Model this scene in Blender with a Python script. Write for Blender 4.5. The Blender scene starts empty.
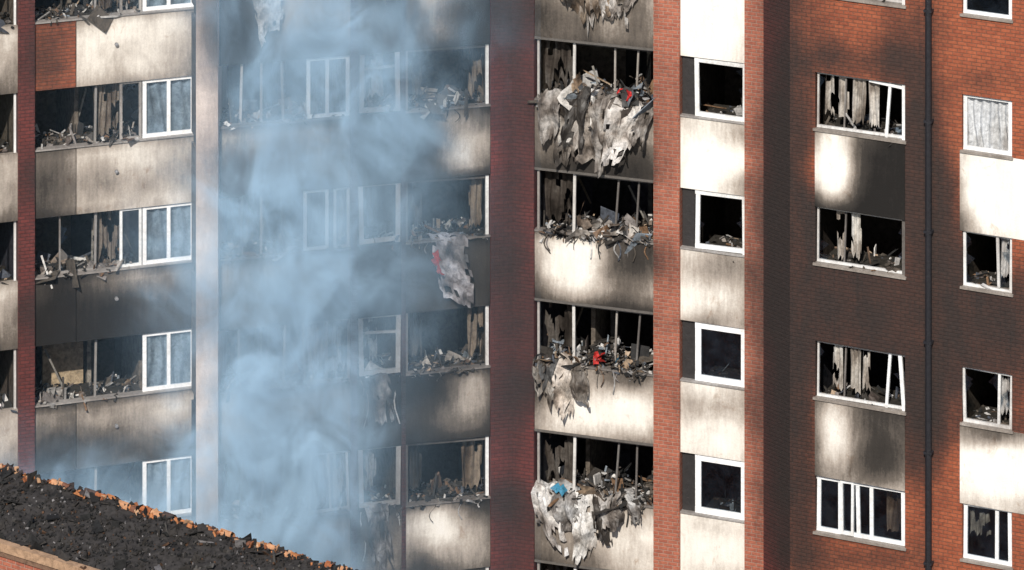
import bpy, math, random
from mathutils import Vector, Matrix, noise, Euler
random.seed(7)
R=random.random
def U(a,b): return a+(b-a)*random.random()
F=4750.0; S=1729.0; ZC=52.0; FH=2.83
# ---------------- survey helpers (wall planes in plan: y+100 = a + t*X) -------------
WA=(108.6,.32); WB=(103.0,.26); WC=(103.0,-.33); WD=(103.2,-.40); WE=(102.96,-.46)
def XP(w,px):
    q=(px-512)/F; return w[0]*q/(1-w[1]*q)
def proj(p):
    d=p[1]+100; return 512+F*p[0]/d, 285+F*(ZC-p[2])/d-S
def nrm(w):
    l=math.hypot(w[1],1); return (w[1]/l,-1/l)
def pt(w,X,o,Z):
    n=nrm(w); return (X+n[0]*o, w[0]+w[1]*X-100+n[1]*o, Z)
# soot field (staining of the facade, plus shade painted on the E return) ---------------------------------------------
BL=[
(50,60,28,40,.45),(40,180,30,35,.45),(60,320,60,28,.5),(120,300,90,25,.4),(110,440,80,22,.45),(150,340,50,20,.3),(100,180,60,16,.2),
(100,0,90,14,.5),(235,30,40,60,.95),(250,170,60,34,.45),(270,300,70,40,.45),(280,410,70,40,.45),(380,130,28,300,.45),(320,60,30,20,.2),(270,530,70,40,.4),
(470,10,34,40,.6),(415,140,28,32,.95),(440,270,54,38,.9),(425,390,38,26,.95),(485,500,40,20,.5),(410,20,16,40,.5),(480,120,14,14,.4),(420,560,20,30,.4),
(560,20,40,30,.5),(640,10,22,30,.3),(600,120,60,50,.7),(635,260,34,30,.8),(550,385,30,24,.5),(600,320,60,20,.5),(620,380,40,14,.5),(640,170,30,25,.5),(560,520,40,30,.35),
(715,136,44,18,.34),(740,185,25,15,.3),(715,268,40,18,.38),(705,325,25,12,.3),(710,404,44,18,.42),(715,530,40,14,.25),
(870,165,50,44,.9),(905,150,34,60,.7),(865,300,85,66,.95),(900,390,60,60,.6),(870,215,75,30,.7),(830,250,44,44,.5),
(860,430,60,50,.5),(985,300,66,34,.95),(980,350,66,48,.9),(985,440,50,16,.35),(950,250,28,54,.5),(1000,420,60,30,.4),
(785,120,30,190,.5),(795,300,30,260,.6),(785,480,28,130,.45),(915,60,30,60,.3),(918,140,16,90,.3),(812,520,26,60,.35),(860,558,60,16,.4),(945,200,16,50,.3),  # leading tall blobs paint the shade of the E return; the rest is soot
(512,285,30,500,.62),(885,470,60,24,.4),(928,300,16,240,.45),(865,60,52,20,.55),(860,20,60,24,.12),(985,500,40,12,.3),
(985,80,40,14,.3),(990,182,50,12,.3),(830,55,16,24,.3),(895,45,16,34,.3),
]
LT=[(832,168,20,40,1.05),(834,440,22,34,.85),(470,165,32,20,.5),(575,270,30,22,.3),(1000,190,40,26,.6),(1000,470,45,26,.7),(610,420,50,25,.35),(465,405,26,26,.3),(430,540,24,24,.3)]
def soot_shade(p,kind,dz=None):
    px,py=proj(p); s=0
    for cx,cy,rx,ry,a in BL:
        e=((px-cx)/rx)**2+((py-cy)/ry)**2
        if e<6: s+=a*math.exp(-e)
    for cx,cy,rx,ry,a in LT:
        e=((px-cx)/rx)**2+((py-cy)/ry)**2
        if e<6: s-=a*math.exp(-e)
    n=noise.fractal(Vector((p[0]*.6,p[1]*.6,p[2]*.7)),1,2,3)
    s+=(.26 if kind=='panel' else .2)*n
    if kind=='b': s=min(s,.92)
    if kind=='panel' and dz is not None:
        m=.75+.7*noise.noise(Vector((p[0]*.55+3,p[2]*.35,1.7)))
        s+=(.9*math.exp(-dz[0]/.5)*m+.4*math.exp(-dz[1]/.15))*dz[2]+.08*dz[2]
    return max(0,min(1.25,s))
# ---------------- mesh builder -----------------------------------------------------
class MB:
    def __init__(s): s.v=[];s.f=[];s.uv=[];s.so=[];s.c=[]
    def quad(s,ps,uvs=None,so=None,col=(1,1,1)):
        b=len(s.v); s.v+= [tuple(p) for p in ps]; s.f.append(tuple(range(b,b+len(ps))))
        s.uv+= uvs if uvs else [(p[0]+p[1]*.7,p[2]) for p in ps]
        s.so+= so if so else [0]*len(ps)
        s.c+=[(col[0],col[1],col[2],1)]*len(ps)
    def build(s,name,mat,parent=None,smooth=False):
        if not s.v: return None
        me=bpy.data.meshes.new(name); me.from_pydata(s.v,[],s.f)
        ul=me.uv_layers.new(name="UVMap"); a=me.attributes.new("soot_shade",'FLOAT','POINT'); c=me.attributes.new("tint",'FLOAT_COLOR','POINT')
        for i,x in enumerate(s.so): a.data[i].value=x
        for i,x in enumerate(s.c): c.data[i].color=x
        for l in me.loops: ul.data[l.index].uv=s.uv[l.vertex_index]
        me.materials.append(mat)
        if smooth:
            for p in me.polygons: p.use_smooth=True
        o=bpy.data.objects.new(name,me); bpy.context.collection.objects.link(o)
        if parent: o.parent=parent
        return o
def boxw(m,w,X0,X1,Z0,Z1,o0,o1,kind=None,dzf=None,sub=.2,col=(1,1,1),basesoot=0):
    l=math.hypot(w[1],1)
    def so(p,z,x=0):
        if kind is None: return basesoot
        d=None
        if dzf is not None: d=(z-Z0,Z1-z,dzf)
        return min(1.25,soot_shade(p,kind,d)+basesoot)
    nx=max(1,int((X1-X0)/sub)) if kind else 1
    nz=max(1,int((Z1-Z0)/sub)) if kind else 1
    for i in range(nx):
        for j in range(nz):
            xa=X0+(X1-X0)*i/nx; xb=X0+(X1-X0)*(i+1)/nx; za=Z0+(Z1-Z0)*j/nz; zb=Z0+(Z1-Z0)*(j+1)/nz
            q=[(xa,za),(xb,za),(xb,zb),(xa,zb)]
            ps=[pt(w,x,o1,z) for x,z in q]
            m.quad(ps,[(x*l,z) for x,z in q],[so(p,z) for p,(x,z) in zip(ps,q)],col)
    def side(c,us):
        ps=[pt(w,*k) for k in c]
        m.quad(ps,us,[so(p,p[2]) for p in ps],col)
    side([(X0,o0,Z0),(X0,o1,Z0),(X0,o1,Z1),(X0,o0,Z1)],[(o0,Z0),(o1,Z0),(o1,Z1),(o0,Z1)])
    side([(X1,o1,Z0),(X1,o0,Z0),(X1,o0,Z1),(X1,o1,Z1)],[(o1,Z0),(o0,Z0),(o0,Z1),(o1,Z1)])
    side([(X0,o1,Z1),(X1,o1,Z1),(X1,o0,Z1),(X0,o0,Z1)],[(X0*l,o1),(X1*l,o1),(X1*l,o0),(X0*l,o0)])
    side([(X0,o0,Z0),(X1,o0,Z0),(X1,o1,Z0),(X0,o1,Z0)],[(X0*l,o0),(X1*l,o0),(X1*l,o1),(X0*l,o1)])
    side([(X1,o0,Z0),(X0,o0,Z0),(X0,o0,Z1),(X1,o0,Z1)],[(X1*l,Z0),(X0*l,Z0),(X0*l,Z1),(X1*l,Z1)])
def orient(m,c,ax,size,col,so=0):
    P=[]
    for sx,sy,sz in [(-1,-1,-1),(1,-1,-1),(1,1,-1),(-1,1,-1),(-1,-1,1),(1,-1,1),(1,1,1),(-1,1,1)]:
        j=U(.7,1.15)
        P.append(Vector(c)+ax@Vector((sx*size[0]*j,sy*size[1]*j,sz*size[2])))
    for q in [(0,3,2,1),(4,5,6,7),(0,1,5,4),(1,2,6,5),(2,3,7,6),(3,0,4,7)]:
        m.quad([P[i] for i in q],None,[so]*4,col)
# ---------------- materials -------------------------------------------------------
def newmat(n):
    m=bpy.data.materials.new(n); m.use_nodes=True; nt=m.node_tree; nt.nodes.clear()
    o=nt.nodes.new('ShaderNodeOutputMaterial'); b=nt.nodes.new('ShaderNodeBsdfPrincipled'); nt.links.new(b.outputs[0],o.inputs[0])
    return m,nt,b,o
def math_(nt,op,a,b=None,c=None,clamp=False):
    n=nt.nodes.new('ShaderNodeMath'); n.operation=op; n.use_clamp=clamp
    for i,x in enumerate((a,b,c)):
        if x is None: continue
        if isinstance(x,(int,float)): n.inputs[i].default_value=x
        else: nt.links.new(x,n.inputs[i])
    return n.outputs[0]
def mix(nt,f,a,b,bt='MIX'):
    n=nt.nodes.new('ShaderNodeMix'); n.data_type='RGBA'; n.blend_type=bt
    for s,x in (('F',f),('A',a),('B',b)):
        idx={'F':0,'A':6,'B':7}[s]
        if isinstance(x,(int,float)): n.inputs[idx].default_value=x
        elif isinstance(x,tuple): n.inputs[idx].default_value=(x[0],x[1],x[2],1)
        else: nt.links.new(x,n.inputs[idx])
    return n.outputs[2]
def ramp(nt,f,stops):
    n=nt.nodes.new('ShaderNodeValToRGB'); e=n.color_ramp.elements
    while len(e)<len(stops): e.new(.5)
    for i,(p,c) in enumerate(stops):
        e[i].position=p; e[i].color=(c,c,c,1) if isinstance(c,(int,float)) else (c[0],c[1],c[2],1)
    nt.links.new(f,n.inputs[0]); return n.outputs[0]
def tex(nt,kind,scale,vec=None,detail=5,rough=.6,dist=0):
    n=nt.nodes.new('ShaderNodeTexNoise'); n.inputs['Scale'].default_value=scale; n.inputs['Detail'].default_value=detail
    n.inputs['Roughness'].default_value=rough; n.inputs['Distortion'].default_value=dist
    if vec is not None: nt.links.new(vec,n.inputs['Vector'])
    return n.outputs[0]
def objco(nt,sc=(1,1,1)):
    g=nt.nodes.new('ShaderNodeNewGeometry'); m=nt.nodes.new('ShaderNodeMapping'); m.inputs['Scale'].default_value=sc
    nt.links.new(g.outputs['Position'],m.inputs[0]); return m.outputs[0]
def attr(nt,n,col=False):
    a=nt.nodes.new('ShaderNodeAttribute'); a.attribute_name=n; return a.outputs['Color' if col else 'Fac']
RP=[(.0,(1,1,1)),(.10,(.93,.91,.88)),(.30,(.50,.455,.42)),(.52,(.17,.15,.135)),(.72,(.055,.05,.047)),(.98,(.018,.017,.017))]
def soot_shade_val(nt,nscale):
    s=attr(nt,'soot_shade')
    n1=tex(nt,'n',1.3,objco(nt,(1,1,.55)),7,.6,.6); n2=tex(nt,'n',6,objco(nt,(2.2,2.2,.35)),6,.65)
    n3=tex(nt,'n',22,objco(nt),4,.6)
    a=math_(nt,'MULTIPLY_ADD',math_(nt,'SUBTRACT',n1,.5),nscale*1.5,s)
    a=math_(nt,'MULTIPLY_ADD',math_(nt,'SUBTRACT',n2,.5),nscale*.8,a)
    return math_(nt,'MULTIPLY_ADD',math_(nt,'SUBTRACT',n3,.5),nscale*.5,a)
def sootify(nt,base,amount=1.0,nscale=.38,stops=RP):
    a=math_(nt,'MULTIPLY',soot_shade_val(nt,nscale),.8)
    return mix(nt,1.0,base,ramp(nt,a,stops),'MULTIPLY'),a
def bump(nt,b,h,st=.3,dist=.02):
    n=nt.nodes.new('ShaderNodeBump'); n.inputs['Strength'].default_value=st; n.inputs['Distance'].default_value=dist
    nt.links.new(h,n.inputs['Height']); nt.links.new(n.outputs[0],b.inputs['Normal'])
def panelmat():
    m,nt,b,o=newmat('rendered_panel')
    n=tex(nt,'n',3,objco(nt),6,.6); base=mix(nt,n,(.72,.69,.64),(.85,.825,.775))
    rust=ramp(nt,tex(nt,'n',2.3,objco(nt,(1,1,.7)),6,.7,1.0),[(.60,0.0),(.74,.65)])
    base=mix(nt,rust,base,(.40,.27,.17))
    c,a=sootify(nt,base); nt.links.new(c,b.inputs['Base Color']); b.inputs['Roughness'].default_value=.85; b.inputs['Specular IOR Level'].default_value=.2
    bump(nt,b,tex(nt,'n',30,objco(nt),6,.7),.3,.02); return m
def brickmat(name,c1,c2,mortar,ns=.45,bw=.21,rh=.078,bs=.7):
    m,nt,b,o=newmat(name)
    uv=nt.nodes.new('ShaderNodeUVMap'); uv.uv_map='UVMap'
    br=nt.nodes.new('ShaderNodeTexBrick'); nt.links.new(uv.outputs[0],br.inputs['Vector'])
    br.inputs['Scale'].default_value=1; br.inputs['Brick Width'].default_value=bw; br.inputs['Row Height'].default_value=rh
    br.inputs['Mortar Size'].default_value=.011; br.inputs['Mortar Smooth'].default_value=.3; br.inputs['Bias'].default_value=-.1
    br.inputs['Color1'].default_value=(*c1,1); br.inputs['Color2'].default_value=(*c2,1); br.inputs['Mortar'].default_value=(*mortar,1)
    n=tex(nt,'n',.9,objco(nt),6,.6); base=mix(nt,.6,br.outputs['Color'],mix(nt,n,(.5,.45,.45),(1.0,1,1)),'MULTIPLY')
    n5=tex(nt,'n',14,objco(nt),3,.6); base=mix(nt,.6,base,ramp(nt,n5,[(.3,.45),(.7,1.0)]),'MULTIPLY')
    a=soot_shade_val(nt,ns); f=ramp(nt,a,[(.0,0.0),(.2,.2),(.5,.66),(.75,.88),(1.0,.97)])
    blk=mix(nt,n5,(.012,.011,.011),(.036,.030,.027))
    c=mix(nt,f,base,blk); nt.links.new(c,b.inputs['Base Color']); b.inputs['Roughness'].default_value=.6; b.inputs['Specular IOR Level'].default_value=.35
    inv=math_(nt,'SUBTRACT',1,br.outputs['Fac']); bump(nt,b,inv,bs,.03); return m
def tintmat(name,rough=.8,noisy=.6,soot_=True,spec=.3):
    m,nt,b,o=newmat(name)
    t=attr(nt,'tint',True); n=tex(nt,'n',9,objco(nt),7,.7,.5)
    c=mix(nt,1.0,t,ramp(nt,n,[(.3,1-noisy),(.6,1.0)]),'MULTIPLY')
    if soot_: c,_=sootify(nt,c,1,.3)
    nt.links.new(c,b.inputs['Base Color']); b.inputs['Roughness'].default_value=rough
    b.inputs['Specular IOR Level'].default_value=spec
    bump(nt,b,n,.5,.03); return m
M_panel=panelmat()
M_brick=brickmat('red_brick',(.47,.135,.062),(.35,.092,.045),(.27,.11,.065))
M_brickp=brickmat('pier_brick',(.52,.175,.105),(.42,.13,.082),(.48,.28,.21))
M_brickd=brickmat('maroon_brick',(.22,.052,.045),(.16,.042,.038),(.11,.036,.034),.3)
M_room=tintmat('charred_interior',.95,.75,False,.1)
M_frame=tintmat('window_frame_paint',.45,.25,True,.4)
M_debris=tintmat('debris',.85,.7,False,.2)
M_cloth=tintmat('burnt_cloth',.95,.55,True,.1)
M_clad=tintmat('torn_cladding',.55,.75,True,.4)
M_dark=tintmat('dark_metal',.5,.3,False,.4)
def glassmat():
    m,nt,b,o=newmat('window_glass')
    nt.nodes.remove(b); g=nt.nodes.new('ShaderNodeBsdfGlossy'); g.inputs['Roughness'].default_value=.06; g.inputs['Color'].default_value=(.75,.85,.95,1)
    t=nt.nodes.new('ShaderNodeBsdfTransparent'); t.inputs['Color'].default_value=(.68,.76,.82,1)
    d=nt.nodes.new('ShaderNodeBsdfDiffuse'); d.inputs['Color'].default_value=(.03,.04,.055,1)
    x=nt.nodes.new('ShaderNodeMixShader'); x.inputs[0].default_value=.12; nt.links.new(t.outputs[0],x.inputs[1]); nt.links.new(g.outputs[0],x.inputs[2])
    y=nt.nodes.new('ShaderNodeMixShader'); nt.links.new(ramp(nt,tex(nt,'n',2.5,objco(nt),6,.7),[(.4,.05),(.75,.4)]),y.inputs[0])
    nt.links.new(x.outputs[0],y.inputs[1]); nt.links.new(d.outputs[0],y.inputs[2]); nt.links.new(y.outputs[0],o.inputs[0]); return m
M_glass=glassmat()
# ---------------- builders --------------------------------------------------------
panels=MB();brick=MB();pier=MB();dpier=MB();fin=MB();rooms=MB();frames=MB();glass=MB();deb=MB();clad=MB();cloth=MB();metal=MB();roofm=MB();sheets=MB()
WH=(.82,.84,.85)
PAL=[(.03,.03,.03)]*5+[(.05,.045,.04)]*4+[(.10,.085,.07)]*3+[(.08,.09,.11),(.15,.10,.07),(.22,.2,.19),(.30,.29,.28),(.45,.44,.43),(.6,.59,.57),(.2,.12,.07)]
PALL=[(.55,.53,.5),(.7,.68,.65),(.33,.30,.27),(.2,.16,.13),(.08,.075,.07),(.04,.04,.04),(.40,.30,.21),(.26,.30,.34),(.12,.10,.09)]
def room(w,X0,X1,zs,depth=3.0,oh=1.34,nopart=False,dk=1.0):
    zf=zs-.95; zt=zs+1.66
    c=random.choice([(.10,.08,.065),(.05,.045,.045),(.13,.11,.085),(.045,.045,.055),(.15,.125,.10)]); c=tuple(q*dk for q in c)
    boxw(rooms,w,X0,X1,zf-.22,zf,-depth,-.12,col=(.05,.045,.04))
    boxw(rooms,w,X0,X1,zf+.002,zt-.002,-depth,-depth+.1,col=c)
    boxw(rooms,w,X0-.05,X0,zf,zt,-depth,-.13,col=c); boxw(rooms,w,X1,X1+.05,zf,zt,-depth,-.13,col=c)
    boxw(rooms,w,X0,X1,zt,zt+.03,-depth,-.13,col=(.04,.04,.04))
    if not nopart and X1-X0>2:
        n=random.choice([1,1,2])
        for i in range(n):
            x=U(X0+.5,X1-.5); boxw(rooms,w,x,x+.09,zf+.003,zt-.003,-depth+.11,-U(.9,1.8),col=random.choice([(.16,.135,.11),(.07,.065,.06),(.26,.235,.2)]))
        for i in range(random.randint(1,3)):
            x=U(X0+.1,X1-.1)
            orient(deb,pt(w,x,-U(.5,1.8),zs+U(.1,.7)),Euler((U(-.25,.25),U(-.5,.5),0)).to_matrix(),(.022,.022,U(.4,.8)),random.choice([(.04,.035,.03),(.10,.08,.06),(.2,.19,.17)]))
        x=U(X0+.2,X1-1.0); boxw(rooms,w,x,x+U(.5,.9),zf+.004,zf+2.0,-depth+.1,-depth+.13,col=random.choice([(.03,.03,.03),(.28,.24,.19)]))
def randrot(flat=False):
    return Euler((U(-1,1)*(.5 if flat else 3.1),U(-1,1)*(.5 if flat else 3.1),U(-3.1,3.1))).to_matrix()
def crumple(m,c,size,col,so=.1,n=3):
    """angular, bent sheet fragment"""
    ax=Euler((U(-1.3,1.3),U(-1.3,1.3),U(-3,3))).to_matrix(); ph=U(0,99); G={}
    asp=U(.35,1.1); bend=U(-.5,.5)
    for i in range(n+1):
        for j in range(n+1):
            x=(i/n-.5)*size*(1+U(-.15,.15)); y=(j/n-.5)*size*asp
            G[i,j]=Vector(c)+ax@Vector((x+U(-.06,.06)*size,y+U(-.08,.08)*size,U(-.09,.09)*size+bend*abs(x)))
    for i in range(n):
        for j in range(n):
            if (i in(0,n-1) and j in(0,n-1)) and R()<.4: continue
            a,b,c2,d=G[i,j],G[i+1,j],G[i+1,j+1],G[i,j+1]
            for q in ([a,b,c2],[a,c2,d]):
                sv=[max(0,min(1,so+.7*noise.fractal(Vector((p[0]*3+ph,p[1]*3,p[2]*3)),1,2,2))) for p in q]
                m.quad(q,None,sv,col)
def heap(w,X0,X1,zs,dens=60,h=.28,omax=.08,big=.3,cr=1.5,light=.25):
    n=int((X1-X0)*dens)
    ph=U(0,50)
    prof=lambda X:h*(.2+1.8*abs(noise.noise(Vector((X*1.1+ph,zs,0)))))
    for i in range(n):
        X=U(X0+.03,X1-.03); lh=prof(X)
        o=-U(-omax,1.1); z=zs-.03+max(0,(-o)*-.12)+lh*R()**1.4
        L=U(.015,.09) if R()<.8 else U(.09,big)
        orient(deb,pt(w,X,o,z),randrot(R()<.5),(L,U(.01,.04) if R()<.7 else L*U(.4,.8),U(.004,.018)),random.choice(PALL if R()<light*.5 else PAL))
    boxw(deb,w,X0+.01,X1-.01,zs-.95,zs-.03,-1.1,-.13,col=(.04,.036,.03))
    for i in range(int((X1-X0)*cr*2)):
        X=U(X0+.2,X1-.2); crumple(clad,pt(w,X,-U(-omax*.5,.6),zs+prof(X)*U(.1,.9)),U(.12,.42),random.choice(PALL if R()<light*1.6 else PAL),U(0,.35))
    for i in range(int((X1-X0)*.9)):
        X=U(X0+.1,X1-.1); orient(deb,pt(w,X,-U(.1,.7),zs+U(.02,.2)),Euler((U(-.5,.5),U(-1.5,1.5),U(-.5,.5))).to_matrix(),(.022,.012,U(.15,.4)),random.choice(PAL+[(.5,.48,.45)]))
def strands(w,X0,X1,zs,n=8,Lm=.6):
    for i in range(n):
        X=U(X0,X1); z=zs+.02; o=.06; L=Lm*(.15+.85*R()**2); wd=U(.004,.016); k=6; c=random.choice(PAL); ph=U(0,9); am=U(.01,.07)
        pr=None
        for j in range(k+1):
            zz=z-L*j/k; xx=X+am*math.sin(ph+j*.9); oo=o+.03*math.sin(ph*2+j)
            a=pt(w,xx-wd,oo+.01,zz); b=pt(w,xx+wd,oo,zz)
            if pr: deb.quad([pr[0],pr[1],b,a],col=c)
            pr=(a,b)
def drape(m,w,Xc,wid,ztop,L,col,amp=.1,o0=.06,over=.25,rag=.3,fold=3,so=0.0,nx=11,ny=12,skew=0):
    """bent hanging sheet: broad facets, ragged lower edge"""
    m=sheets; ph=U(0,99); G={}; sk=U(-.3,.3)+skew; taper=U(-.1,.45); slope=U(-.7,.7); curl=U(.2,1.2)
    for i in range(nx+1):
        u=i/nx
        Li=L*(1+slope*(u-.5)-rag*abs(noise.noise(Vector((u*4+ph,1,1))))*1.6-.06*R())
        for j in range(ny+1):
            v=j/ny; s=v*(Li+over)-over
            e=.14*noise.noise(Vector((v*3,ph+u,0)))*wid
            X=Xc+(u-.5)*wid*(1-taper*v)+e+sk*max(0,s)*.6+U(-.012,.012)
            t=(u*fold*.55+.35*noise.noise(Vector((u*1.5,v*2.0,ph)))+ph)%1.0
            f=abs(t*2-1)*amp*.9        # creased (triangular) folds
            cr=noise.noise(Vector((X*2.5,s*2.2,ph)))*amp*1.1+U(-.02,.02)
            if s<0: p=pt(w,X,o0+s,ztop+.03+abs(cr)*1.2)
            else: p=pt(w,X,max(.03,o0+f*(.3+.7*v)+cr*.8+.35*amp*v*curl),ztop+.02-s)
            G[i,j]=p
    for i in range(nx):
        for j in range(ny):
            hv=noise.noise(Vector((i*.4+ph,j*.4,3)))
            if (j>ny*.3 and hv>.48) or (j>ny*.8 and hv>.2): continue
            if (i<1 or i>nx-2) and noise.noise(Vector((j*.6+ph,i,9)))>.1: continue
            a,b,c2,d=G[i,j],G[i,j+1],G[i+1,j+1],G[i+1,j]
            for q in (([a,b,c2],[a,c2,d]) if R()<.5 else ([a,b,d],[b,c2,d])):
                sv=[max(0,min(1.0,so+.8*noise.fractal(Vector((p[0]*2.4+ph,p[1],p[2]*2.4)),1,2,3)+.12)) for p in q]
                m.quad(q,None,sv,col)
def curtain(w,X0,X1,z0,z1,o,col,rag=.0,folds=7,so=0,holes=False):
    nx=max(6,int((X1-X0)*40)); ny=8; ph=U(0,9); G={}
    for i in range(nx+1):
        u=i/nx; zb=z0+rag*(z1-z0)*abs(noise.noise(Vector((u*4+ph,0,0))))*1.8
        for j in range(ny+1):
            v=j/ny; X=X0+(X1-X0)*(u+.05*math.sin(v*4+u*9+ph)*(1-v))
            G[i,j]=pt(w,X,o+.035*math.sin(u*folds*6.28+1.2*math.sin(v*3+ph)),zb+(z1-zb)*v)
    for i in range(nx):
        for j in range(ny):
            if holes and noise.noise(Vector((i*.16+ph,j*.28,5)))>.22: continue
            q=[G[i,j],G[i+1,j],G[i+1,j+1],G[i,j+1]]
            sv=[max(0,min(1,so+.5*noise.fractal(Vector((p[0]*2.5+ph,p[1],p[2]*1.2)),1,2,3))) for p in q]
            cloth.quad(q,None,sv,col)
def bar(w,a,b,th,o,col=WH,dp=.05,so=.0,m=None):
    m=m or frames
    l=math.hypot(w[1],1); dx=(b[0]-a[0])*l; dz=b[1]-a[1]; L=math.hypot(dx,dz)
    nx,nz=-dz/L*th/2/l,dx/L*th/2
    c=[(a[0]-nx,a[1]-nz),(b[0]-nx,b[1]-nz),(b[0]+nx,b[1]+nz),(a[0]+nx,a[1]+nz)]
    fr=[pt(w,x,o,z) for x,z in c]; bk=[pt(w,x,o-dp,z) for x,z in c]
    sv=[max(0,min(1,so+.25*noise.noise(Vector((p[0]*2,p[1],p[2]*2))))) for p in fr]
    m.quad(fr,None,sv,col)
    for i in range(4):
        j=(i+1)%4; m.quad([fr[i],bk[i],bk[j],fr[j]],None,[sv[i],sv[i],sv[j],sv[j]],col)
def window(w,X0,X1,z0,z1,mull=(),th=.07,o=-.04,col=WH,so=0,gl=1.0,skip=(),jit=0.0,shards=True):
    j=lambda: U(-jit,jit)
    h=th/2; A=(X0+h,z0);B=(X0+h+j(),z1);C=(X1-h,z0+j());D=(X1-h+j(),z1)
    if 'l' not in skip: bar(w,A,B,th,o,col,.05,so)
    if 'r' not in skip: bar(w,C,D,th,o+.002,col,.05,so)
    if 'b' not in skip: bar(w,(X0,z0+h),(X1,z0+h+j()),th,o-.003,col,.05,so)
    if 't' not in skip: bar(w,(X0,z1-h),(X1,z1-h+j()),th,o-.005,col,.05,so)
    xs=[X0]+[X0+(X1-X0)*k for k in mull]+[X1]
    for x in xs[1:-1]: bar(w,(x+j(),z0+th),(x+j(),z1-th),th*.95,o-.001,col,.05,so)
    for a,b in zip(xs[:-1],xs[1:]):
        if R()<gl: glass.quad([pt(w,a+.02,o-.03,z0+.02),pt(w,b-.02,o-.03,z0+.02),pt(w,b-.02,o-.03,z1-.02),pt(w,a+.02,o-.03,z1-.02)])
        elif shards:
            for k in range(4):
                cx=random.choice([a+.03,b-.03]); cz=U(z0,z1); s=1 if cx<(a+b)/2 else -1; q=U(.06,.25)
                glass.quad([pt(w,cx,o-.03,cz-.15),pt(w,cx+s*q,o-.03,cz+U(-.1,.1)),pt(w,cx,o-.03,cz+.15)])
KS=range(-4,5)
ZB=12.78
# ---- section A (set back wing) ---------------------------------------------------
XA=lambda p: XP(WA,p)
ZA=11.0
for k in range(-3,6):
    zs=ZA+FH*k
    for (p0,p1) in ((-150,17.5),(34,214)):
        X0,X1=XA(p0),XA(p1)
        if p0>0:
            cut=XA(76)
            amt={3:.5,2:.75,1:1.25,0:1.2,-1:1.0}.get(k,.7)
            bs={3:.05,2:.08,1:.20,0:.15}.get(k,.12)
            boxw(panels,WA,cut+.008,X1,zs-1.49,zs,-.12,.02,'panel',amt,basesoot=bs)
            if k==3: boxw(brick,WA,X0,cut-.008,zs-1.49,zs,-.12,.015,'b',None,.2,basesoot=.15)
            else: boxw(panels,WA,X0,cut-.008,zs-1.49,zs,-.12,.015,'panel',amt+.2,basesoot=bs+.1)
            boxw(frames,WA,X0,X1,zs+.002,zs+.035,-.14,.06,col=(.5,.5,.5),basesoot=.35)
            xv=XA(116)
            for a in range(8):
                t0=a*math.pi/4;t1=t0+math.pi/4;r=.04
                q=[(xv+r*math.cos(t0),zs-.62+r*math.sin(t0)),(xv+r*math.cos(t1),zs-.62+r*math.sin(t1))]
                metal.quad([pt(WA,q[0][0],.09,q[0][1]),pt(WA,q[1][0],.09,q[1][1]),pt(WA,xv,.10,zs-.62)],col=(.25,.25,.26))
                metal.quad([pt(WA,q[0][0],.02,q[0][1]),pt(WA,q[1][0],.02,q[1][1]),pt(WA,q[1][0],.09,q[1][1]),pt(WA,q[0][0],.09,q[0][1])],col=(.2,.2,.2))
        else: boxw(panels,WA,X0,X1,zs-1.49,zs,-.12,.02,'panel',.7,basesoot=.15)
        room(WA,X0,X1,zs)
    xs=XA(34);oh=1.34
    window(WA,XA(143),XA(195),zs+.03,zs+oh,(.5,),.085,-.03,so=.0,gl=1,col=(.9,.91,.92))
    curtain(WA,XA(146),XA(193),zs+.05,zs+oh,-.14,(.60,.64,.68),0,4.3,.05)
    if k in (1,2,3): 
        window(WA,XA(120),XA(142),zs+.03,zs+oh,(),.06,-.03,so=.05 if k==1 else .5,gl=1 if k==1 else .0)
        curtain(WA,XA(97),XA(122),zs+.05,zs+oh,-.3,(.24,.21,.18),.3,5,.3,True)
    if k==1: window(WA,XA(60),XA(97),zs+.03,zs+oh,(),.035,-.1,col=(.4,.4,.4),gl=0,so=.4)
    heap(WA,xs,XA(142),zs,70,.15,light=.3)
    bar(WA,(XA(96),zs),(XA(97),zs+oh),.05,-.1,(.25,.24,.23))
    if k in(0,): boxw(rooms,WA,XA(55),XA(96),zs-.2,zs+1.3,-1.4,-1.3,col=(.42,.33,.22))
    bar(WA,(XA(-3),zs),(XA(-3),zs+oh),.06,-.05,WH,so=.2); bar(WA,(XA(15.5),zs),(XA(15.5),zs+oh),.05,-.05,WH,so=.2)
    heap(WA,XA(-80),XA(15),zs,30,.15,cr=.5)
boxw(dpier,WA,XA(17.5),XA(34),0,27,-.3,.10,'b',None,.25,basesoot=.2)
boxw(panels,WA,XA(-150),XA(214),ZA+FH*5+1.35,27,-.12,.02,'panel',.4)
WF=(100.95,0.0)
boxw(fin,WF,XP(WF,196),XP(WF,218),0,27.6,-5.0,0,'panel',None,.25,col=(.80,.69,.63),basesoot=.16)
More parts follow.
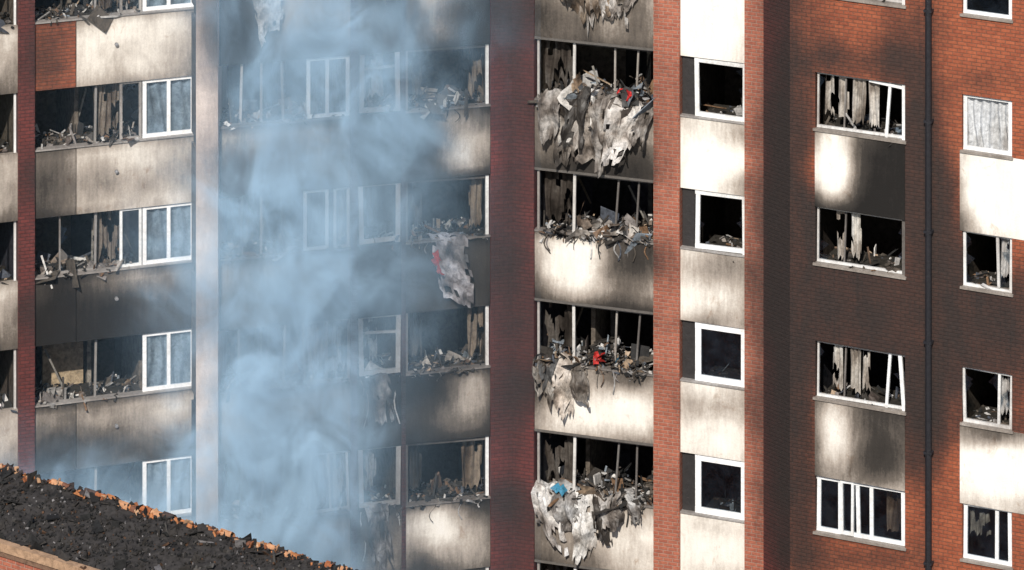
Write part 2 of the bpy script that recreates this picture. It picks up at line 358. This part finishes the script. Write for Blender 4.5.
# ---- section B -------------------------------------------------------------------
XB=lambda p: XP(WB,p)
boxw(dpier,WB,XB(350),XB(357),0,27,-.3,.06,'b',None,.3,basesoot=.4)
boxw(dpier,WB,XB(401),XB(405),0,27,-.3,.07,'b',None,.3,basesoot=.4)
boxw(dpier,WB,XB(490),XB(512.3),0,27,-.3,.08,'b',None,.25)
for k in KS:
    zs=ZB+FH*k; oh=1.34
    z0=max(0,zs-1.49)
    boxw(panels,WB,XB(218.3),XB(350),z0,zs,-.12,.02,'panel',1.1,basesoot=.1)
    boxw(panels,WB,XB(357),XB(401),z0,zs+.05,-.12,.05,'panel',.6,basesoot=.45)
    boxw(panels,WB,XB(405),XB(490),z0,zs,-.12,.02,'panel',1.15,basesoot=.08)
    for p0,p1 in ((218.3,350),(405,490)):
        boxw(frames,WB,XB(p0),XB(p1),zs+.002,zs+.035,-.14,.06,col=(.45,.45,.45),basesoot=.5)
    room(WB,XB(218.3),XB(350),zs,2.8); room(WB,XB(358),XB(400),zs,nopart=True); room(WB,XB(405),XB(490),zs,nopart=True)
    if k in (2,4): window(WB,XB(307),XB(350),zs+.03,zs+oh,(.48,),.08,so=.05,gl=1)
    elif k==1: window(WB,XB(304),XB(329),zs+.03,zs+oh,(),.07,so=.05,gl=1); window(WB,XB(334),XB(350),zs+.03,zs+oh,(),.06,so=.3,gl=0)
    elif k==0: window(WB,XB(304),XB(350),zs+.03,zs+oh,(.5,),.05,so=.6,gl=0,jit=.04)
    else: window(WB,XB(309),XB(350),zs+.03,zs+oh,(.5,),.05,so=.35,gl=0,jit=.05)
    curtain(WB,XB(309),XB(348),zs+.1,zs+oh,-.25,(.45,.45,.45),.3,7,.3,True)
    for p in (241,262,284): bar(WB,(XB(p),zs),(XB(p+U(-3,3)),zs+oh),.05,-.08,random.choice([(.3,.29,.28),(.6,.6,.6),(.1,.1,.1)]),so=.3)
    heap(WB,XB(219),XB(349),zs,60,.2)
    window(WB,XB(359),XB(400),zs+.08,zs+1.42,(),.10,.03,col=(.5,.51,.52),so=.30,gl=.3,jit=.03)
    if k%2==0: bar(WB,(XB(360),zs+1.0),(XB(399),zs+1.0+U(-.06,.06)),.05,.0,(.4,.4,.4),so=.3)
    curtain(WB,XB(362),XB(U(376,390)),zs+.3,zs+1.4,-.2,(.3,.3,.3),.4,3,.2,True)
    heap(WB,XB(361),XB(399),zs+.06,60,.15)
    if k in(-1,0): drape(clad,WB,XB(376),.5,zs+.05,U(.9,1.5),(.35,.35,.36),.1,.1,.2,.5,3,.35); strands(WB,XB(360),XB(400),zs,12,1.3)
    strands(WB,XB(358),XB(400),zs,5,.5)
    bar(WB,(XB(487.5),zs),(XB(487.5),zs+oh),.07,-.03,WH,so=.15)
    bar(WB,(XB(407),zs),(XB(407),zs+oh),.05,-.03,(.4,.4,.4),so=.5)
    if k!=0: bar(WB,(XB(407),zs+oh-.03),(XB(486),zs+oh-.03-U(0,.05)),.05,-.04,(.4,.4,.4),so=.6)
    curtain(WB,XB(U(464,474)),XB(486),zs+.1,zs+oh,-.3,(.22,.18,.14),.35,2.5,.15,True)
    curtain(WB,XB(407),XB(425),zs+.2,zs+oh,-.3,(.12,.12,.12),.4,3,.4,True)
    heap(WB,XB(406),XB(489),zs,90,.17,cr=1.6)
    strands(WB,XB(408),XB(488),zs,7,.4)
drape(clad,WB,XB(446),.75,ZB+FH,1.4,(.45,.45,.49),.18,.08,.3,.15,2.4,.05,skew=.1)
crumple(clad,pt(WB,XB(434),.26,ZB+FH-.30),.34,(.45,.04,.03),0); crumple(clad,pt(WB,XB(436),.26,ZB+FH-.55),.25,(.4,.05,.04),0)
drape(clad,WB,XB(266),.6,ZB+FH*3,1.0,(.6,.6,.6),.12,.08,.3,.4,3,.1)
# ---- section C -------------------------------------------------------------------
XC=lambda p: XP(WC,p)
ZCC=ZB+.14
boxw(dpier,WC,XC(512.4),XC(535),0,27,-.3,.08,'b',None,.25)
boxw(pier,WC,XC(655.5),XC(681.5),0,27.2,-.3,.16,'b',None,.25)
for k in KS:
    zs=ZCC+FH*k; oh=1.33; z0=max(0,zs-1.50)
    boxw(panels,WC,XC(535),XC(655.4),z0,zs,-.12,.02,'panel',.8 if k!=0 else .6,basesoot=.05)
    boxw(frames,WC,XC(535),XC(655.4),zs+.002,zs+.04,-.14,.05,col=(.45,.45,.45),basesoot=.45)
    boxw(metal,WC,XC(535),XC(655.4),z0+.0,z0+.05,.022,.04,col=(.12,.11,.1))
    room(WC,XC(535),XC(655),zs,3.2)
    bar(WC,(XC(573),zs),(XC(573+U(-1,2)),zs+oh),.06,-.05,(.7,.7,.69),so=.2)
    bar(WC,(XC(538),zs),(XC(538),zs+oh),.05,-.03,(.6,.6,.6),so=.35)
    bar(WC,(XC(575),zs+oh-.03),(XC(652),zs+oh-.03),.05,-.05,(.35,.35,.35),so=.5)
    for p in (613,634): bar(WC,(XC(p),zs),(XC(p+U(-5,5)),zs+oh),.04,-.12,random.choice([(.6,.6,.58),(.25,.25,.25)]),so=.35)
    curtain(WC,XC(540),XC(570),zs+.1,zs+oh,-.35,(.13,.12,.11),.5,4,.3,True)
    heap(WC,XC(537),XC(652),zs,190,.26,.12,.35,cr=5,light=.4)
    heap(WC,XC(580),XC(650),zs,70,.45,.10,.4,cr=3.5,light=.5)
    strands(WC,XC(540),XC(650),zs,20,.5)
    if k not in (2,1,0,-1):
        for i in range(3): drape(clad,WC,U(XC(550),XC(640)),U(.4,.7),zs,U(.5,1.3),(.5,.48,.46),.12,.08,.3,.4,3,.25)
zs=ZCC+2*FH
for p,wd,L,c,s in ((552,.6,.9,(.40,.38,.36),.3),(571,.7,1.4,(.55,.53,.50),.2),(592,.85,1.2,(.40,.37,.34),.25),(606,.5,1.5,(.34,.32,.30),.3),(627,.8,1.2,(.64,.61,.58),.12),(645,.4,.7,(.4,.38,.36),.3),(616,.45,1.0,(.10,.09,.085),.2),(580,.45,1.15,(.10,.095,.09),.2)):
    drape(clad,WC,XC(p),wd,zs+U(-.05,.25),L,c,.24,U(.06,.14),.35,.25,2.6,s)
for i in range(14): crumple(clad,pt(WC,XC(U(558,646)),.08,zs+U(-.5,.55)),U(.3,.6),random.choice(PALL),.15)
for i in range(4): crumple(clad,pt(WC,XC(625+U(-6,8)),.14,zs+U(.28,.45)),.22,(.6,.03,.03),0)
zs=ZCC+FH
for i in range(10): crumple(clad,pt(WC,XC(U(578,648)),.0,zs+U(.0,.4)),U(.3,.65),random.choice(PALL[:4]),.1)
zs=ZCC
for p,wd,L,c,s in ((545,.5,.8,(.42,.40,.37),.3),(570,.55,1.05,(.64,.58,.52),.05),(581,.35,.7,(.2,.18,.16),.2),(550,.4,.5,(.1,.1,.1),.1)):
    drape(clad,WC,XC(p),wd,zs,L,c,.2,.08,.35,.3,2.4,s)
for i in range(5): crumple(clad,pt(WC,XC(U(545,600)),.06,zs+U(-.2,.2)),U(.25,.45),random.choice(PALL),.15)
for i in range(4): crumple(clad,pt(WC,XC(604+U(-7,9)),.12,zs+U(.15,.35)),.2,(.5,.035,.03),0)
crumple(clad,pt(WC,XC(618),.12,zs+.3),.24,(.05,.22,.36),0)
zs=ZCC-FH
for p,wd,L,c,s in ((546,.55,1.1,(.70,.69,.68),.02),(566,.6,.8,(.45,.45,.45),.2),(586,.6,1.35,(.66,.65,.63),.02),(612,.6,.6,(.42,.40,.38),.25),(600,.35,.95,(.12,.11,.1),.2),(636,.4,.4,(.4,.4,.4),.2)):
    drape(clad,WC,XC(p),wd,zs+.05,L,c,.22,.08,.35,.25,2.4,s,skew=.05)
for i in range(6): crumple(clad,pt(WC,XC(U(545,640)),.08,zs+U(-.3,.3)),U(.25,.5),random.choice(PALL),.1)
crumple(clad,pt(WC,XC(562),.14,zs+.2),.3,(.05,.25,.4),0)
zs=ZCC+3*FH
for p,wd,L,c,s in ((572,.8,.9,(.34,.28,.22),.25),(600,.85,1.0,(.40,.33,.26),.25),(622,.55,.6,(.45,.42,.38),.25)):
    drape(clad,WC,XC(p),wd,zs+.05,L,c,.18,.06,.35,.25,3,s)
# ---- section D -------------------------------------------------------------------
XD=lambda p: XP(WD,p)
boxw(pier,WD,XD(747.5),XD(766.5),0,27.2,-.3,.20,'b',None,.25)
for k in KS:
    zs=ZB+FH*k+.15; oh=1.30; z0=max(0,zs-1.53)
    boxw(panels,WD,XD(681),XD(747.4),z0,zs,-.12,.03,'panel',.2)
    boxw(frames,WD,XD(681),XD(747.4),zs+.002,zs+.035,-.14,.06,col=(.5,.5,.5),basesoot=.3)
    room(WD,XD(680),XD(747),zs,nopart=True,dk=.4)
    boxw(metal,WD,XD(681.5),XD(694),zs+.04,zs+oh,-.12,-.06,col=(.035,.033,.033))
    if k in (2,1): window(WD,XD(695),XD(747),zs+.04,zs+oh-.01,(),.095,.0,so=.12,gl=0,jit=.03)
    elif k==3: window(WD,XD(695),XD(747),zs+.04,zs+oh-.01,(),.085,.0,so=.25,gl=0)
    else: window(WD,XD(695),XD(747),zs+.04,zs+oh-.01,(),.13,.0,so=.0,gl=1,col=(.9,.91,.92))
    heap(WD,XD(697),XD(745),zs,40,.05,-.08,cr=0)
# ---- return + section E/F ---------------------------------------------------------
XE=lambda p: XP(WE,p)
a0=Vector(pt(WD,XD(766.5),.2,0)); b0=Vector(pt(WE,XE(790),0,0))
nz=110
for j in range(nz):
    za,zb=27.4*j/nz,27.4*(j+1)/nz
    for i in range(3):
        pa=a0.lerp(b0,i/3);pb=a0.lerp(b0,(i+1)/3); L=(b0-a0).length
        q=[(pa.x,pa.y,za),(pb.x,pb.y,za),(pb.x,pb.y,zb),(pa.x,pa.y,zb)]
        dpier.quad(q,[(L*i/3,za),(L*(i+1)/3,za),(L*(i+1)/3,zb),(L*i/3,zb)],[min(1.1,soot_shade(p,'b')+.12) for p in q],(1,1,1))  # return's shade put into its colour: dark brick plus extra darkening
def brickcol(p0,p1,w0,w1,oh,panelks,pw=None):
    X0,X1,a,b=XE(p0),XE(p1),XE(w0),XE(w1)
    for k in KS:
        zs=ZB+.44+FH*k
        zt=zs+oh
        zlow=0 if k==-4 else zs-(FH-oh)
        boxw(brick,WE,X0,a,zs,zt,-.3,0,'b'); boxw(brick,WE,b,X1,zs,zt,-.3,0,'b')
        if k in panelks:
            pa,pb=pw if pw else (a,b)
            boxw(brick,WE,X0,pa,zlow,zs,-.3,0,'b'); 
            if pb<X1: boxw(brick,WE,pb,X1,zlow,zs,-.3,0,'b')
            boxw(panels,WE,pa,min(pb,X1),zlow,zs,-.3,.012,'panel',.2)
        else: boxw(brick,WE,X0,X1,zlow,zs,-.3,0,'b')
        room(WE,a-.2,b+.2,zs,nopart=True,dk=.4)
        boxw(frames,WE,a-.03,b+.03,zs-.03,zs+.02,-.28,.05,col=(.55,.53,.5),basesoot=.4)
    boxw(brick,WE,X0,X1,zt,27.4,-.3,0,'b')
brickcol(790,929,815,905,1.2,(2,0))
brickcol(929,1180,962,1012,1.17,(2,0,4),(XE(960),XE(1060)))
for k in KS:
    zs=ZB+.46+FH*k; oh=1.17
    if k<=-1:
        window(WE,XE(815.5),XE(904.5),zs,zs+oh,(.27,.47,.62),.085,-.06,so=.0,gl=1,jit=.02)
        window(WE,XE(840),XE(853),zs+.03,zs+oh-.02,(),.055,-.03,so=.02,gl=0,jit=.02,shards=False)
        curtain(WE,XE(880),XE(902),zs+.1,zs+oh,-.4,(.30,.20,.14),.2,3,.3,True)
    else:
        window(WE,XE(815.5),XE(904.5),zs,zs+oh,(),.04,-.08,so=.35,gl=0,skip=('r',),jit=.02)
        bar(WE,(XE(903),zs),(XE(899 if k==0 else 903),zs+oh),.08,-.05,WH,so=.1 if k!=1 else .7)
        bar(WE,(XE(885),zs),(XE(889),zs+oh),.06,-.07,WH,so=.1) if k in(2,0) else None
        if k==2: bar(WE,(XE(868),zs+oh-.03),(XE(903),zs+oh-.09),.06,-.06,WH)
        bar(WE,(XE(816),zs+.03),(XE(903),zs+.05),.05,-.06,WH,so=.25)
        bar(WE,(XE(842),zs),(XE(844),zs+oh),.03,-.12,(.4,.4,.4),so=.4)
        for (p,q) in {2:((822,831),(835,846),(850,863),(866,876)),1:((834,842),(848,858)),0:((830,840),(848,858),(860,868))}.get(k,((820,840),(850,860))):
            curtain(WE,XE(p),XE(q),zs+U(.05,.25),zs+oh,-.15-.06*R(),random.choice([(.62,.60,.56),(.45,.42,.38),(.55,.52,.48)]),.3,U(1.5,3),.15,R()<.6)
        heap(WE,XE(817),XE(903),zs,40,.06,-.06,cr=.6)
    if k==2:
        window(WE,XE(962.5),XE(1011.5),zs,zs+oh,(),.08,-.05,so=.0,gl=0,shards=False)
        curtain(WE,XE(965),XE(1009),zs+.05,zs+oh,-.16,(.60,.62,.64),0,5.5,.0)
    elif k in(1,0):
        window(WE,XE(962.5),XE(1011.5),zs,zs+oh,(.72,),.06,-.05,so=.2,gl=0,jit=.03)
        heap(WE,XE(964),XE(1010),zs,50,.07,-.07,cr=0); curtain(WE,XE(998),XE(1009),zs+.2,zs+oh,-.2,(.5,.5,.5),.3,2,.2,True)
    elif k==3: window(WE,XE(962.5),XE(1011.5),zs,zs+oh,(),.07,-.05,so=.05,gl=1)
    else:
        window(WE,XE(962.5),XE(1011.5),zs,zs+oh,(.66,),.08,-.05,so=.0,gl=1,jit=.03)
        curtain(WE,XE(965),XE(985),zs+.4,zs+oh,-.3,(.55,.45,.35),.3,4,.1,True)
def pipe(m,w,X,o,z0,z1,r,col):
    for a in range(12):
        t0=a*math.pi/6;t1=t0+math.pi/6
        f=lambda t,z:(lambda p:(p[0]+r*math.cos(t),p[1]+r*math.sin(t),z))(pt(w,X,o,z))
        m.quad([f(t0,z0),f(t1,z0),f(t1,z1),f(t0,z1)],col=col)
pipe(metal,WE,XE(930),.10,0,27.3,.07,(.018,.018,.022))
for k in range(12): boxw(metal,WE,XE(930)-.08,XE(930)+.08,1+k*2.3,1.05+k*2.3,.003,.165,col=(.02,.02,.025))
for w,p0,p1,dp in ((WA,-150,190,-9),(WB,300,512,-9),(WC,512.5,655,-9),(WD,681,765,-9),(WE,790,1180,-9)):
    boxw(roofm,w,XP(w,p0)+.05,XP(w,p1)-.05,0,27.0,dp,-3.3,col=(.3,.28,.26)) 
    boxw(roofm,w,XP(w,p0),XP(w,p1),27.02,27.3,dp-.1,.05,col=(.35,.34,.33))
boxw(roofm,WB,XB(218.4),XB(299.5),27.02,27.3,-3.2,.05,col=(.35,.34,.33))
apt=bpy.data.objects.new('burned_apartment_block',None); bpy.context.collection.objects.link(apt)
panels.build('spandrel_panels',M_panel,apt); brick.build('brick_walls',M_brick,apt); pier.build('brick_piers',M_brickp,apt)
dpier.build('dark_brick_piers',M_brickd,apt)
M_fin=tintmat('pink_concrete',.85,.15,True,.2)
fin.build('concrete_fin_wall',M_fin,apt); rooms.build('charred_rooms',M_room,apt); frames.build('window_frames',M_frame,apt)
glass.build('window_glass',M_glass,apt); metal.build('downpipe_and_trim',M_dark,apt); roofm.build('roof_and_core',M_room,apt)
deb.build('fire_debris',M_debris); clad.build('broken_sheet_debris',M_clad); sheets.build('hanging_torn_cladding',M_clad); cloth.build('burnt_curtains',M_cloth)
# ---------------- neighbouring burned roof ------------------------------------------
rb=bpy.data.objects.new('burned_roof_building',None); bpy.context.collection.objects.link(rb)
WR=(81.45,-.69); ZR=16.6
rX0,rX1=-16.0,2.0
surf=MB();ridge=MB();wall=MB();rub=MB();cop=MB()
wd=1.75; tan=.27
nx,ny=260,30
def rp(X,w_,dz=0):
    p=pt(WR,X,w_,ZR-w_*tan if w_>0 else ZR+w_*.75); return Vector((p[0],p[1],p[2]+dz))
def rn(X,w_): return noise.fractal(Vector((X*1.6,w_*1.6,0)),1,2,6)
for i in range(nx):
    for j in range(ny):
        q=[]
        for a,b in ((i,j),(i+1,j),(i+1,j+1),(i,j+1)):
            X=rX0+(rX1-rX0)*a/nx; w_=wd*(1-b/ny)
            q.append(rp(X,w_,.13*rn(X,w_)-.01))
        surf.quad(q,col=(.04,.037,.036))
surf.quad([rp(rX0,0),rp(rX1,0),rp(rX1,-4),rp(rX0,-4)],col=(.04,.035,.033))
for i in range(8000):
    X=U(rX0,rX1); w_=U(0,wd); n=rn(X,w_)
    L=U(.008,.03) if R()<.95 else U(.04,.16)
    c=random.choice([(.02,.02,.02)]*8+[(.04,.036,.033)]*7+[(.08,.075,.07),(.09,.05,.03),(.20,.19,.19)])
    orient(rub,rp(X,w_,.13*n+U(-.01,.03)),randrot(R()<.5),(L,L*U(.3,.9),U(.005,.02)),c)
X=rX0
while X<rX1:
    tl=.27
    if noise.noise(Vector((X*1.3,2,0)))<.12 and R()<.8:
        r=U(.06,.09); dz=U(-.06,.03); c=random.choice([(.42,.17,.07),(.35,.12,.05),(.5,.26,.14),(.18,.08,.05),(.07,.05,.045)]); yaw=U(-.2,.2); sg=6; k2=U(.5,1.0)
        for a in range(sg):
            t0=math.pi*a/sg;t1=math.pi*(a+1)/sg
            f=lambda t,x,rr:rp(x,rr*math.cos(t)+(x-X)*yaw,dz+rr*math.sin(t)+abs(rr*math.cos(t))*.3)
            xe=X+tl*.83*k2
            ridge.quad([f(t0,X,r),f(t0,xe,r*.92),f(t1,xe,r*.92),f(t1,X,r)],col=c)
            ridge.quad([f(t0,X,r),f(t1,X,r),f(t1,X,r*.8),f(t0,X,r*.8)],col=c)
    X+=tl*.8
for i in range(800):
    X=U(rX0,rX1); c=random.choice([(.42,.17,.07),(.3,.11,.05),(.05,.04,.04),(.03,.03,.03),(.5,.3,.18),(.03,.03,.03),(.03,.03,.03)])
    L=U(.015,.07); orient(rub,rp(X,U(-.05,.12),U(-.02,.06)),randrot(),(L,L*.7,.015),c)
def boxr(m,o0,o1,z0,z1,col): boxw(m,WR,rX0,rX1,z0,z1,o0,o1,None,col=col)
ze=ZR-wd*tan
boxr(cop,wd-.1,wd+.05,ze-.10,ze+.05,(.42,.27,.17)); boxr(cop,wd-.1,wd+.02,ze-.2,ze-.102,(.20,.12,.08))
boxr(wall,wd-.5,wd-.02,0,ze-.202,(1,1,1)); boxr(wall,-3.98,-3.7,0,ZR-3.2,(1,1,1))
for xx in (rX0,rX1-.3): boxw(wall,WR,xx,xx+.3,0,ZR-3.2,-3.69,wd-.51)
M_char=tintmat('charred_roof',.95,.6,False,.2); M_clay=tintmat('clay_tile',.8,.5,False,.2)
surf.build('charred_roof_slope',M_char,rb); ridge.build('ridge_tiles',M_clay,rb); wall.build('brick_wall',M_brickp,rb); cop.build('eaves_board',M_clay,rb)
rub.build('roof_rubble',M_debris)
# ---------------- ground -----------------------------------------------------------
g=MB(); g.quad([(-1500,-1500,0),(1500,-1500,0),(1500,1500,0),(-1500,1500,0)])
mg,nt,b,o=newmat('asphalt'); nt.links.new(ramp(nt,tex(nt,'n',.6,objco(nt),8,.7),[(.3,(.04,.04,.042)),(.7,(.075,.072,.07))]),b.inputs['Base Color']); b.inputs['Roughness'].default_value=.9
g.build('ground',mg)
# ---------------- smoke -------------------------------------------------------------
x0,x1,y0,y1,z0,z1=-11.5,0.6,-3.6,0.3,7.5,24.5
V=[(x0,y0,z0),(x1,y0,z0),(x1,y1,z0),(x0,y1,z0),(x0,y0,z1),(x1,y0,z1),(x1,y1,z1),(x0,y1,z1)]
me=bpy.data.meshes.new('smoke_plume'); me.from_pydata(V,[],[(0,3,2,1),(4,5,6,7),(0,1,5,4),(1,2,6,5),(2,3,7,6),(3,0,4,7)])
so_=bpy.data.objects.new('smoke_plume',me); bpy.context.collection.objects.link(so_)
ms=bpy.data.materials.new('smoke'); ms.use_nodes=True; nt=ms.node_tree; nt.nodes.clear(); out=nt.nodes.new('ShaderNodeOutputMaterial')
vp=nt.nodes.new('ShaderNodeVolumePrincipled'); vp.inputs['Color'].default_value=(.50,.75,1.0,1); vp.inputs['Anisotropy'].default_value=-.33
nt.links.new(vp.outputs[0],out.inputs['Volume'])
tc=nt.nodes.new('ShaderNodeTexCoord'); sp=nt.nodes.new('ShaderNodeSeparateXYZ'); nt.links.new(tc.outputs['Object'],sp.inputs[0])
x,y,z=sp.outputs
def mp(sc):
    m=nt.nodes.new('ShaderNodeMapping'); m.inputs['Scale'].default_value=sc; nt.links.new(tc.outputs['Object'],m.inputs[0]); return m.outputs[0]
wob=math_(nt,'SUBTRACT',tex(nt,'n',.45,mp((1,1,.7)),2,.5),.5)
zz=math_(nt,'SUBTRACT',z,10)
ax=math_(nt,'MULTIPLY_ADD',zz,.13,-5.25); ax=math_(nt,'MULTIPLY_ADD',wob,3.4,ax)
sg=math_(nt,'MULTIPLY_ADD',zz,.08,1.05)
ex=math_(nt,'DIVIDE',math_(nt,'SUBTRACT',x,ax),sg); ex=math_(nt,'POWER',math_(nt,'ABSOLUTE',ex),2.0)
ey=math_(nt,'POWER',math_(nt,'ABSOLUTE',math_(nt,'DIVIDE',math_(nt,'SUBTRACT',y,-1.7),1.2)),2.0)
ga=math_(nt,'EXPONENT',math_(nt,'MULTIPLY',math_(nt,'ADD',ex,ey),-1.0))
zt_=math_(nt,'POWER',math_(nt,'ABSOLUTE',math_(nt,'DIVIDE',math_(nt,'SUBTRACT',z,13.2),5.5)),2.0)
ga=math_(nt,'MULTIPLY',ga,math_(nt,'MULTIPLY_ADD',math_(nt,'EXPONENT',math_(nt,'MULTIPLY',zt_,-1.0)),.75,.38))
ex2=math_(nt,'POWER',math_(nt,'ABSOLUTE',math_(nt,'DIVIDE',math_(nt,'SUBTRACT',x,-7.4),2.6)),2.0)
zc2=math_(nt,'MULTIPLY_ADD',math_(nt,'ADD',x,7.4),-.35,10.7)
ez2=math_(nt,'POWER',math_(nt,'ABSOLUTE',math_(nt,'DIVIDE',math_(nt,'SUBTRACT',z,zc2),1.0)),2.0)
gb=math_(nt,'MULTIPLY',math_(nt,'EXPONENT',math_(nt,'MULTIPLY',math_(nt,'ADD',math_(nt,'ADD',ex2,ez2),ey),-1.0)),.85)
n1=tex(nt,'n',.75,mp((1,1,.8)),7,.65,1.2)
nr=ramp(nt,n1,[(.43,0.0),(.52,.30),(.62,1.15)])
ev=math_(nt,'POWER',math_(nt,'ABSOLUTE',math_(nt,'DIVIDE',math_(nt,'SUBTRACT',x,-4.6),3.2)),2.0)
veil=math_(nt,'MULTIPLY',math_(nt,'EXPONENT',math_(nt,'MULTIPLY',math_(nt,'ADD',ev,ey),-1.0)),.05)
den=math_(nt,'MULTIPLY',math_(nt,'ADD',ga,gb),math_(nt,'ADD',nr,.07))
den=math_(nt,'ADD',math_(nt,'MULTIPLY',den,2.0),veil); nt.links.new(den,vp.inputs['Density'])
try: ms.cycles.volume_step_rate=1.0
except Exception as e: print(e)
me.materials.append(ms)
# ---------------- light, world, camera ------------------------------------------------
az=math.radians(8); el=math.radians(38)
s=Vector((-math.sin(az)*math.cos(el),-math.cos(az)*math.cos(el),math.sin(el)))
ld=bpy.data.lights.new('sun','SUN'); ld.energy=5.0; ld.angle=math.radians(.6); ld.color=(1,.935,.85)
lo=bpy.data.objects.new('sun',ld); bpy.context.collection.objects.link(lo); lo.rotation_euler=s.to_track_quat('Z','Y').to_euler(); lo.location=(-20,-60,60)
w=bpy.data.worlds.new("World"); bpy.context.scene.world=w; w.use_nodes=True; nt=w.node_tree; nt.nodes.clear()
sk=nt.nodes.new('ShaderNodeTexSky'); sk.sky_type='NISHITA'; sk.sun_disc=False; sk.sun_elevation=el; sk.sun_rotation=math.radians(180)+az
bg=nt.nodes.new('ShaderNodeBackground'); bg.inputs[1].default_value=.12; ow=nt.nodes.new('ShaderNodeOutputWorld')
nt.links.new(sk.outputs[0],bg.inputs[0]); nt.links.new(bg.outputs[0],ow.inputs[0])
cd=bpy.data.cameras.new('camera'); cam=bpy.data.objects.new('camera',cd); bpy.context.collection.objects.link(cam)
cam.location=(0,-100,ZC); cam.rotation_euler=(math.radians(90),0,0); cd.sensor_width=36; cd.lens=F/1024*36; cd.shift_y=-S/1024; cd.clip_end=3000; cd.clip_start=1
bpy.context.scene.camera=cam
sc=bpy.context.scene; sc.view_settings.view_transform='Standard'; sc.view_settings.look='None'; sc.view_settings.exposure=0
